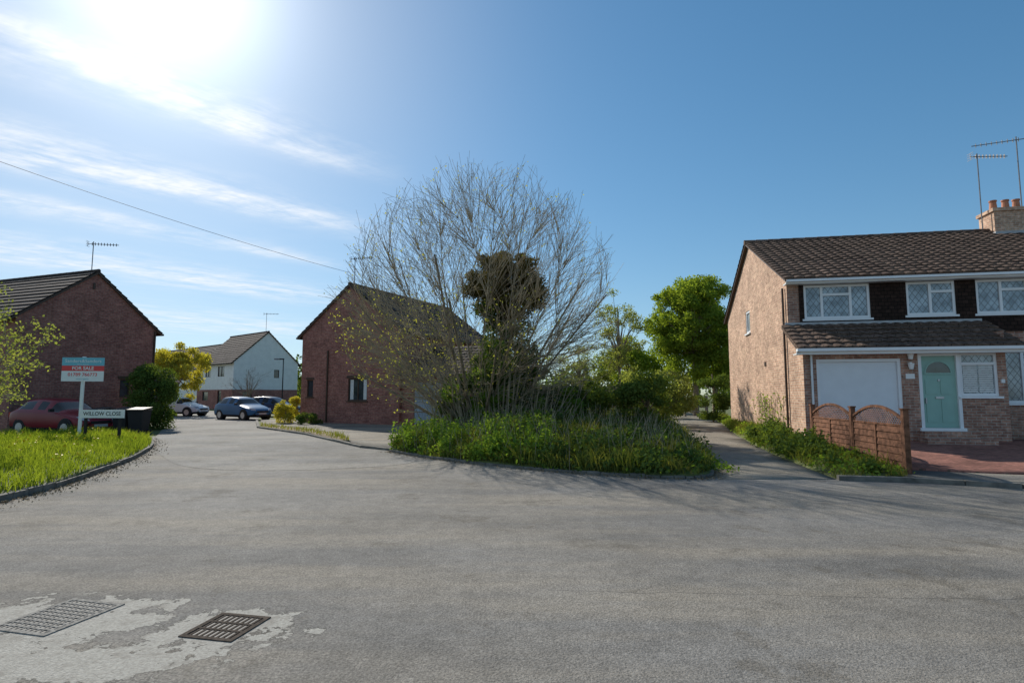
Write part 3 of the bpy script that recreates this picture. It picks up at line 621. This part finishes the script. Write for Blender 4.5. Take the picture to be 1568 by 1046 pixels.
# ------------------------------------------------------------------ lattice-topped fence
e=empty('garden_fence',(0,0,0)); A=Vector((8.15,15.55,0)); Z=Vector((7.6,11.1,0)); T=(Z-A); Lf=T.length; T.normalize(); FF=(A,T,Vector((T.y,-T.x,0)))
PB=Bld('posts',M['wood'],e);BB=Bld('boards',M['wood'],e);LB=Bld('lattice',M['wood'],e)
for i,s_ in enumerate((0,Lf*.515,Lf)): 
    PB.box(FF,s_-.05,s_+.05,-.05,.05,-.05,1.30); PB.box(FF,s_-.065,s_+.065,-.065,.065,1.30,1.33)
arch=lambda q:1.13+.25*max(0,math.sin(math.pi*min(1,max(0,q))))**.9
for (a,b) in ((.055,Lf*.515-.055),(Lf*.515+.055,Lf-.055)):
    nb=6; zb=.34 if a<1 else .16; zt=.98
    for j in range(nb):
        z0=zb+(zt-zb)*j/nb; o,t,n=FF; h_=(zt-zb)/nb
        for sg in (1,-1):
            BB.face([o+t*a+n*.03*sg+Vector((0,0,z0)),o+t*b+n*.03*sg+Vector((0,0,z0)),o+t*b+n*.010*sg+Vector((0,0,z0+h_+.01)),o+t*a+n*.010*sg+Vector((0,0,z0+h_+.01))])
            BB.face([o+t*a+n*.03*sg+Vector((0,0,z0)),o+t*b+n*.03*sg+Vector((0,0,z0)),o+t*b+Vector((0,0,z0)),o+t*a+Vector((0,0,z0))])
    for q in (a+.02,(a+b)/2,b-.02): BB.box(FF,q-.02,q+.02,-.042,.042,zb,zt)
    N=14; o,t,n=FF
    for j in range(N):
        q0,q1=j/N,(j+1)/N; x0=a+(b-a)*q0;x1=a+(b-a)*q1
        for dd_ in (-.025,.025):
            LB.face([o+t*x0+n*dd_+Vector((0,0,arch(q0)-.05)),o+t*x1+n*dd_+Vector((0,0,arch(q1)-.05)),o+t*x1+n*dd_+Vector((0,0,arch(q1))),o+t*x0+n*dd_+Vector((0,0,arch(q0)))])
        for dz_ in (0,-.05):
            LB.face([o+t*x0+n*-.025+Vector((0,0,arch(q0)+dz_)),o+t*x1+n*-.025+Vector((0,0,arch(q1)+dz_)),o+t*x1+n*.025+Vector((0,0,arch(q1)+dz_)),o+t*x0+n*.025+Vector((0,0,arch(q0)+dz_))])
    LB.box(FF,a,b,-.028,.028,.975,1.015)
    st=.085; x=a-.5
    while x<b+.5:
        for sg in (1,-1):
            pts=[]
            for j in range(17):
                zz_=1.01+.38*j/16; xx=x+sg*(zz_-1.01)
                if a<=xx<=b and zz_<=arch((xx-a)/(b-a))-.02: pts.append((xx,zz_))
            if len(pts)>1:
                (xa,za),(xb,zb_)=pts[0],pts[-1]; off=.007*sg
                LB.face([o+t*(xa-.02)+n*off+Vector((0,0,za)),o+t*(xa+.02)+n*off+Vector((0,0,za)),o+t*(xb+.02)+n*off+Vector((0,0,zb_)),o+t*(xb-.02)+n*off+Vector((0,0,zb_))])
        x+=st
PB.done();BB.done();LB.done()
def slatfence(name,a,b,h,mat,slat=.14,z=0.2):
    e=empty(name); F=frame(a,b); L_=(Vector(b)-Vector(a)).length; B=Bld('slats',mat,e); x=0
    while x<L_: B.box(F,x,x+slat-.012,-.01,.01,z,z+h+random.uniform(-.02,.02)); x+=slat
    B.done(); B=Bld('rails',mat,e); B.box(F,0,L_,-.05,-.012,z+.3,z+.38); B.box(F,0,L_,-.05,-.012,z+h-.3,z+h-.22); x=0
    while x<=L_: B.box(F,x-.05,x+.05,-.12,-.052,z,z+h+.06); x+=2.2
    B.done()
slatfence('wooden_fence',(-2.5,35),(8,34),1.9,M['woodgrey'])
e=empty('timber_gate'); F=frame((9.5,36.5),(12.6,37.2)); B=Bld('rails',M['woodgrey'],e)
for z_ in (.45,.75,1.05,1.3): B.box(F,.12,1.5,-.02,.02,z_,z_+.09); B.box(F,1.85,3.1,-.02,.02,z_,z_+.09)
B.done(); B=Bld('posts',M['woodgrey'],e)
for x in (0,1.6,3.15): B.box(F,x,x+.14,-.07,.07,0.1,1.5)
B.done()
# ------------------------------------------------------------------ signs
def text(s,loc,size,mat,parent,rx=math.pi/2,bold=0):
    c=bpy.data.curves.new('text','FONT'); c.body=s; c.size=size; c.align_x='CENTER'; c.align_y='CENTER'; c.extrude=.001; c.offset=bold; c.materials.append(mat)
    o=bpy.data.objects.new('lettering',c); scn.collection.objects.link(o); o.parent=parent; o.location=loc; o.rotation_euler=(rx,0,0)
e=empty('for_sale_sign',(-14.3,19,.1),math.radians(12)); B=Bld('post',M['signwhite'],e); B.box(F0,-.045,.045,-.03,.03,0,2.75); B.done()
B=Bld('board',M['signwhite'],e); B.box(F0,-.62,.62,-.05,-.031,1.93,2.27); B.done()
B=Bld('board_red_band',M['signred'],e); B.box(F0,-.62,.62,-.051,-.031,2.272,2.448); B.done()
B=Bld('board_teal_band',M['signteal'],e); B.box(F0,-.62,.62,-.0515,-.031,2.45,2.72); B.done()
text('Sanders&Sanders',(0,-.055,2.60),.155,M['signwhite'],e); text('Estate Agents',(0,-.055,2.49),.06,M['signwhite'],e); text('FOR SALE',(0,-.054,2.36),.15,M['signwhite'],e,bold=.003); text('01789 766773',(0,-.053,2.15),.15,M['signred'],e,bold=.002); text('estate agents',(0,-.053,2.01),.07,M['signteal'],e)
e=empty('street_name_sign',(-12.55,17.6,.1),math.radians(-4)); B=Bld('posts',M['black'],e)
for x in (-.55,.55): B.box(F0,x-.035,x+.035,-.03,.03,0,1.0)
B.done(); B=Bld('plate',M['signwhite'],e); B.box(F0,-.72,.72,-.05,-.031,.78,1.03); B.done(); text('WILLOW CLOSE',(0,-.053,.905),.165,M['signtext'],e,bold=.001)
def bin_(loc,rz):
    e=empty('wheelie_bin',loc,rz); B=Bld('body',M['black'],e); b=[(-.22,-.25),(.22,-.25),(.22,.25),(-.22,.25)]; t=[(-.29,-.34),(.29,-.34),(.29,.34),(-.29,.34)]
    for i in range(4):
        j=(i+1)%4; B.face([(*b[i],.06),(*b[j],.06),(*t[j],1.0),(*t[i],1.0)])
    B.box(F0,-.31,.31,-.36,.36,.96,1.0); B.done()
    B=Bld('lid',M['black'],e); B.face([(-.31,-.38,1.01),(.31,-.38,1.01),(.31,.36,1.09),(-.31,.36,1.09)]); B.face([(-.31,-.38,1.01),(.31,-.38,1.01),(.31,-.38,.96),(-.31,-.38,.96)]); B.box(F0,-.25,.25,.36,.42,1.0,1.05); B.done()
    B=Bld('wheels',M['rubber'],e); B.cyl((-.29,.27,.1),.1,.06,'x',12); B.cyl((.23,.27,.1),.1,.06,'x',12); B.done()
for q in ((-16.2,22.6),(-15.4,22.8),(-14.75,22.7)): bin_((*q,0),random.uniform(-.2,.2))
e=empty('street_lamp',(-18.9,47,0)); B=Bld('column',M['black'],e); B.cyl((0,0,0),.08,1.2,'z',10); B.cyl((0,0,1.2),.05,3.3,'z',10,.035); B.box(F0,-.35,.05,-.05,.05,4.45,4.55); B.done(); B=Bld('lantern',M['metal'],e); B.box(F0,-.75,-.3,-.1,.1,4.44,4.54); B.done()
def wire(name,a,b,sag,r=.009):
    a=Vector(a);b=Vector(b); pts=[a.lerp(b,i/30)-Vector((0,0,sag*4*(i/30)*(1-i/30))) for i in range(31)]
    prisms(name,[(*pts[i],*pts[i+1],r,r) for i in range(30)],M['black'])
wire('overhead_wire',(-9.0,31.0,8.3),(-22.5,12.5,10.9),.4)
# ------------------------------------------------------------------ cars
def car(name,loc,rz,paint,sc=1):
    e=empty(name,loc,rz); e.scale=(sc,sc,sc)
    S=[(0,.55,.50,.50,.55,.28),(.06,.66,.62,.60,.72,.2),(.35,.80,.68,.70,.82,.17),(.95,.93,.68,.86,.86,.17),(1.12,.98,.66,.90,.87,.17),(1.75,1.36,.57,.93,.87,.17),(1.85,1.40,.565,.93,.87,.17),(2.45,1.46,.57,.94,.88,.17),(2.53,1.46,.57,.94,.88,.17),(3.25,1.42,.55,.96,.87,.17),(3.45,1.38,.54,.97,.86,.17),(3.85,1.02,.60,.94,.83,.18),(3.98,.90,.64,.84,.78,.22),(4.04,.6,.6,.55,.7,.3)]
    def ring(s):
        y,zt,wt,zb,wb,z0=s; h=[(0,z0),(wb-.12,z0),(wb-.02,z0+.13),(wb,(zb+z0)/2+.08),(wb-.03,zb-.02),(wb-.05,zb),(wt,zt-.05),(wt*.85,zt-.012),(0,zt)]
        return [Vector((x,y,z)) for x,z in h]+[Vector((-x,y,z)) for x,z in h[-2:0:-1]]
    R=[ring(s) for s in S]; n=len(R[0]); V=[p for r in R for p in r]; F=[];mi=[]
    for i in range(len(S)-1):
        for j in range(n):
            k2=(j+1)%n; F.append([i*n+j,i*n+k2,(i+1)*n+k2,(i+1)*n+j]); jj=j if j<8 else 15-j; g=0
            if jj==5 and i in (4,6,8,9): g=1
            if jj in (6,7) and i in (4,10): g=1
            if jj in (0,1): g=2
            mi.append(g)
    F.append(list(range(n))); mi.append(0); F.append(list(range((len(S)-1)*n,len(S)*n))[::-1]); mi.append(0)
    me=bpy.data.meshes.new('body'); me.from_pydata(V,[],F); 
    for p,q in zip(me.polygons,mi): p.material_index=q; p.use_smooth=True
    o=link('body',me,[paint,M['carglass'],M['black']],e); 
    md=o.modifiers.new('s','SUBSURF'); md.levels=1; md.render_levels=2
    WB=Bld('wheels',M['rubber'],e);RB=Bld('rims',M['rim'],e);AB=Bld('wheel_arches',M['black'],e)
    for y in (.72,3.2):
        for sx in (-1,1):
            x0=.84*sx; WB.cyl((x0-.2*sx,y,.31),.31,.23*sx,'x',24); AB.cyl((x0-.25*sx,y,.33),.37,.265*sx,'x',24)
            RB.cyl((x0+.02*sx,y,.31),.20,.02*sx,'x',10); 
    WB.done();RB.done();AB.done()
    LB_=Bld('headlamps',M['lamp'],e); 
    for sx in (-1,1): LB_.face([(sx*.42,-.0,.60),(sx*.68,.10,.62),(sx*.74,.30,.76),(sx*.50,.10,.72)])
    LB_.box(F0,-.26,.26,-.03,.0,.36,.46); LB_.done()
    TB=Bld('tail_lamps',M['taill'],e)
    for sx in (-1,1): TB.box(F0,sx*.70-.07,sx*.70+.07,3.9,4.0,.70,.90)
    TB.done(); GB_=Bld('grille',M['black'],e); GB_.box(F0,-.38,.38,-.022,.03,.48,.58); GB_.box(F0,-.45,.45,-.02,.03,.24,.34)
    for sx in (-1,1): GB_.box(F0,sx*.93-.08,sx*.93+.08,1.32,1.42,.93,1.05)
    GB_.done()
car('parked_car',(-15.9,22.2,0),math.radians(72),M['paintred'],1.0)
car('parked_car',(-15.5,35.6,0),math.radians(58),M['paintblue'],1.0)
car('parked_car',(-15.5,41.4,0),math.radians(78),M['paintnavy'],1.0)
car('parked_car',(-22.6,42,0),math.radians(80),M['paintwhite'],1.0)
# ------------------------------------------------------------------ trees
def grow(out,tips,p,d,L_,r,lvl,spec,inside,nodes=None):
    step,up,jit,nch,ang,cl,cr=spec[lvl]; n=max(2,int(L_/step)); st=L_/n; r0=r
    for i in range(n):
        d=(d+Vector((random.gauss(0,jit),random.gauss(0,jit),random.gauss(0,jit)+up))); d.normalize(); q=p+d*st; r1=max(r0*(1-(i+1)/n*.85),.0045)
        if not inside(q): 
            tips.append(p); return
        out.append((*p,*q,r,r1)); 
        if nodes is not None and lvl<2: nodes.append((q.copy(),d.copy()))
        if lvl+1<len(spec) and (i>=1 or lvl>0):
            m=nch/n*(.6+.8*i/n); m=int(m)+(random.random()<m-int(m))
            for _ in range(m):
                ax=d.orthogonal().normalized(); ax.rotate(Matrix.Rotation(random.uniform(0,6.283),3,d)); dd=d.copy(); dd.rotate(Matrix.Rotation(random.gauss(ang,ang*.3),3,ax))
                if dd.z<-.35: dd.z*=.2; dd.normalize()
                grow(out,tips,q.lerp(p,random.random()),dd,cl*random.uniform(.5,1.25),max(r1*cr,.0048),lvl+1,spec,inside,nodes)
        p=q;r=r1
    tips.append(p)
TC=Vector((-1.2,20.6,0)); CC=Vector((-1.2,20.6,1.2))
def env(q):
    x=(q.x-TC.x)/5.4;y=(q.y-TC.y)/5.0; z=(q.z-4.5)/(5.75 if q.z>4.5 else 4.5); return math.sqrt(x*x+y*y+z*z)
def inside(q): return env(q)<1+.07*math.sin(q.x*2.3+q.y)*math.cos(q.z*2+q.y*1.3)+random.uniform(-.13,.04)
out=[];tips=[];nodes=[]; spec=[(.6,.004,.025,11,.5,2.6,.55),(.45,.012,.05,7,.55,1.5,.55),(.35,.012,.07,3.0,.5,.6,.6),(.33,.0,.08,0,0,0,0)]
NL=40
for i in range(NL):
    a=i*2.399; inc=math.acos(1-(i+.5)/NL*.80); d=Vector((math.cos(a)*math.sin(inc),math.sin(a)*math.sin(inc),math.cos(inc)))
    grow(out,tips,TC+Vector((math.cos(a)*.5,math.sin(a)*.5,.2)),d,random.uniform(9,10.5),random.uniform(.03,.07),0,spec,inside,nodes)
# fill the crown evenly: every random crown point gets a twig reaching it from the nearest limb
kd=kdtree.KDTree(len(nodes))
for i,(q,d) in enumerate(nodes): kd.insert(q,i)
kd.balance(); cnt=0
while cnt<1900:
    p=Vector((random.uniform(-6.7,4.3),random.uniform(15.6,25.6),random.uniform(1.2,10)))
    ev=env(p)
    if ev>.94 or ev<.5 or random.random()>ev**2: continue
    o_=(p-CC).normalized(); q,i,dist=kd.find(p-o_*1.3)
    if dist>2.2: cnt+=.01; continue
    cnt+=1; m1=q.lerp(p,.5)+nodes[i][1]*.25*dist; rr=random.uniform(.006,.010)
    out.append((*q,*m1,rr,rr*.8)); out.append((*m1,*p,rr*.8,rr*.65))
    dd=((p-m1).normalized()+o_*.6); dd.z+=.1; dd.normalize(); grow(out,tips,p,dd,random.uniform(.7,1.3),.0055,2,spec,inside)
e=empty('multi_stemmed_tree',(0,0,0))
big=[s for s in out if s[6]>.02]; small=[s for s in out if s[6]<=.02]
if len(small)>150000: small=random.sample(small,150000)
prisms('limbs',big,M['bark'],6,e); prisms('twigs',small,M['twig'],3,e)
tp=np.array([tuple(t) for t in tips]); pr=np.where(tp[:,2]<4.6,.55,.14)*np.where(tp[:,0]<0.5,1,.6); tp=tp[rng.uniform(size=len(tp))<pr]; tp=np.repeat(tp,2,0)+rng.normal(size=(len(tp)*2,3))*.06
leafquads('buds',tp,.036,M['bud'],e)
e=empty('ivy_clad_tree'); segs=[(-.4,22.6,.1,-.35,22.6,4,.22,.16),(-.35,22.6,4,-.3,22.6,7,.16,.07)]
for i in range(26):
    a=random.uniform(0,6.28); z=random.uniform(2,6.5); segs.append((-.35,22.6,z,-.35+math.cos(a)*1.2,22.6+math.sin(a)*1.1,z+.9,.05,.015))
prisms('trunk',segs,M['bark'],6,e); cloud('crown',clumps((-.3,22.6,6.0),(1.5,1.3,1.65),80,.42),30000,.055,M['olive'],e,core=.2)
cloud('ivy',clumps((-.3,22.4,3.2),(1.3,1.1,2.2),34,.45),12000,.055,M['ivy'],e)
e=empty('ivy_thicket'); cl=clumps((-1.05,20.4,1.2),(1.5,1.2,1.5),40,.42)+clumps((1.0,20.6,.9),(2.0,1.2,1.1),34,.45)+clumps((-.3,20.5,1.8),(1.4,1,1.9),24,.42)
cloud('leaves',cl,36000,.06,M['ivy'],e,core=.2); cloud('fresh_leaves',clumps((-1.3,19.5,1.6),(1.3,.7,1.0),26,.28)+clumps((1.2,19.6,1.0),(1.9,.6,.8),22,.25),6500,.055,M['weed'],e,core=.1); segs=[]
for i in range(220):
    a=random.uniform(0,6.28); r=random.uniform(0,1.7); p=Vector((-.4+math.cos(a)*r*1.5,19.6+math.sin(a)*r*.7,.2)); q=p+Vector((math.cos(a)*random.uniform(.2,1.2),math.sin(a)*.6,random.uniform(1,2.6))); segs.append((*p,*q,.016,.006))
prisms('stems',segs,M['twig'],4,e)
def tree(name,x,y,z,R,cz,n,cr,nl,ls,mat,tr=.16,bran=40,droop=0,core=.4):
    e=empty(name); segs=[(x,y,z-.3,x+.1,y,cz,tr,tr*.6),(x+.1,y,cz,x,y,cz+R[2]*.7,tr*.6,.03)]; cl=clumps((x,y,cz),R,n,cr)
    for c in cl[:bran]:
        h=random.uniform(.25,.8); s0=Vector((x+.05,y,z+(cz-z)*(.5+h*.6))); c_=Vector(c[:3]); m=s0.lerp(c_,.5)+Vector((0,0,.2)); segs.append((*s0,*m,tr*.3,tr*.18)); segs.append((*m,*c_,tr*.18,.01))
    prisms('trunk_and_limbs',segs,M['bark'],6,e); cloud('crown',cl,nl,ls,mat,e,zmin=z,droop=droop,core=core); return e
tree('broadleaf_tree',12.2,38,.2,(3.1,3,3.8),5.9,210,.58,60000,.08,M['fresh'],.22,60,0,.2)
tree('broadleaf_tree',15.6,44,.2,(3.5,3,4.2),5.8,60,.9,16000,.11,M['fresh'],.22)
tree('broadleaf_tree',9.6,46,.2,(2.6,2.5,2.6),3.6,50,.8,12000,.1,M['fresh'],.2)
tree('birch_tree',5.6,30,.2,(1.5,1.4,2.9),4.2,60,.38,7000,.05,M['birch'],.09,50,1.0,.1)
tree('birch_tree',3.6,31,.2,(2.0,1.4,1.8),3.0,40,.42,5500,.05,M['birch'],.09,30,.6,.1)
tree('weeping_willow',-25.6,43.5,0,(2.3,2.1,2.3),3.2,80,.45,20000,.07,M['willow'],.18,40,1.8,.2)
tree('hedge_bush',-16.5,26.4,0,(.9,.9,1.5),1.5,56,.42,24000,.045,M['shrub'],.06,20)
tree('elder_shrub',4.4,19.0,.3,(1.15,1.0,.9),1.3,36,.38,9000,.05,M['shrub'],.05,30,0,.2)
tree('elder_shrub',2.4,20.2,.3,(1.3,1.0,1.0),1.2,36,.38,8000,.05,M['shrub'],.05,30,0,.2)
tree('hawthorn_bush',6.6,26,.3,(1.6,1.5,1.2),1.5,36,.45,10000,.055,M['birch'],.06,30,0,.2)
tree('hawthorn_bush',9.3,33.5,.2,(1.0,1.0,.8),1.1,24,.4,6000,.06,M['shrub'],.06,20,0,.2)
tree('garden_shrub',-12.4,31.2,0,(.5,.5,.6),.6,16,.25,4000,.04,M['willow'],.03,10)
tree('garden_shrub',-10.6,30.0,0,(.7,.4,.35),.35,14,.22,3000,.035,M['shrub'],.03,10)
tree('garden_shrub',-14.0,37.2,0,(.3,.3,.7),.8,12,.25,2500,.045,M['willow'],.03,10)
tree('garden_shrub',10.35,29.5,.3,(.8,.8,1.5),1.6,24,.35,7000,.05,M['shrub'],.05,10)
e=empty('young_tree'); o2=[];t2=[]; ins=lambda q:((q.x+12.9)/2.0)**2+((q.y-13)/1.8)**2+((q.z-2.6)/1.75)**2<1
sp2=[(.35,.02,.07,10,.7,1.4,.5),(.25,.01,.09,6,.6,.6,.5),(.15,0,.1,0,0,0,0)]
for i in range(7):
    a=i*2.4; inc=math.radians(10+8*i); grow(o2,t2,Vector((-12.9,13,.9)),Vector((math.cos(a)*math.sin(inc),math.sin(a)*math.sin(inc),math.cos(inc))),3.5,.04,0,sp2,ins)
o2.append((-12.9,13,0,-12.9,13,1,.07,.05)); prisms('branches',o2,M['twig'],4,e); tp=np.array([tuple(t) for t in t2]+[s[3:6] for s in o2]); tp=np.repeat(tp,5,0)+rng.normal(size=(len(tp)*5,3))*.09; leafquads('leaves',tp,.036,M['birch'],e)
e=empty('bare_tree'); o2=[];t2=[]; ins=lambda q:True
for i in range(8):
    a=i*2.4; inc=math.radians(12+6*i); grow(o2,t2,Vector((-20.3,44,1.3)),Vector((math.cos(a)*math.sin(inc),math.sin(a)*math.sin(inc),math.cos(inc))),1.9,.05,0,[(.35,.02,.08,9,.6,.7,.5),(.2,0,.1,4,.6,.3,.6),(.15,0,.1,0,0,0,0)],ins)
o2.append((-20.3,44,0,-20.3,44,1.35,.1,.07)); prisms('branches',o2,M['bark'],4,e)
e=empty('wall_climber'); segs=[];P=[]
for i in range(26):
    b=random.uniform(.3,3.8); p=OH+EX*(-.12)+EY*b+Vector((0,0,.3)); 
    for j in range(5):
        q=p+EY*random.uniform(-.3,.3)+EX*random.uniform(-.04,.02)+Vector((0,0,random.uniform(.15,.32))); segs.append((*p,*q,.01,.006)); P+=[q]*3; p=q
prisms('stems',segs,M['twig'],4,e); P=np.array([tuple(q) for q in P])+rng.normal(size=(len(P),3))*.06; leafquads('leaves',P,.04,M['weed'],e)
cl=[]
for i in range(110):
    x=rng.uniform(-90,110); y=rng.uniform(75,110); h=rng.uniform(2.5,5.5); cl+=clumps((x,y,h*.6),(3.2,2,h*.6),5,1.5)
cloud('distant_trees',cl,26000,.3,M['shrub'])
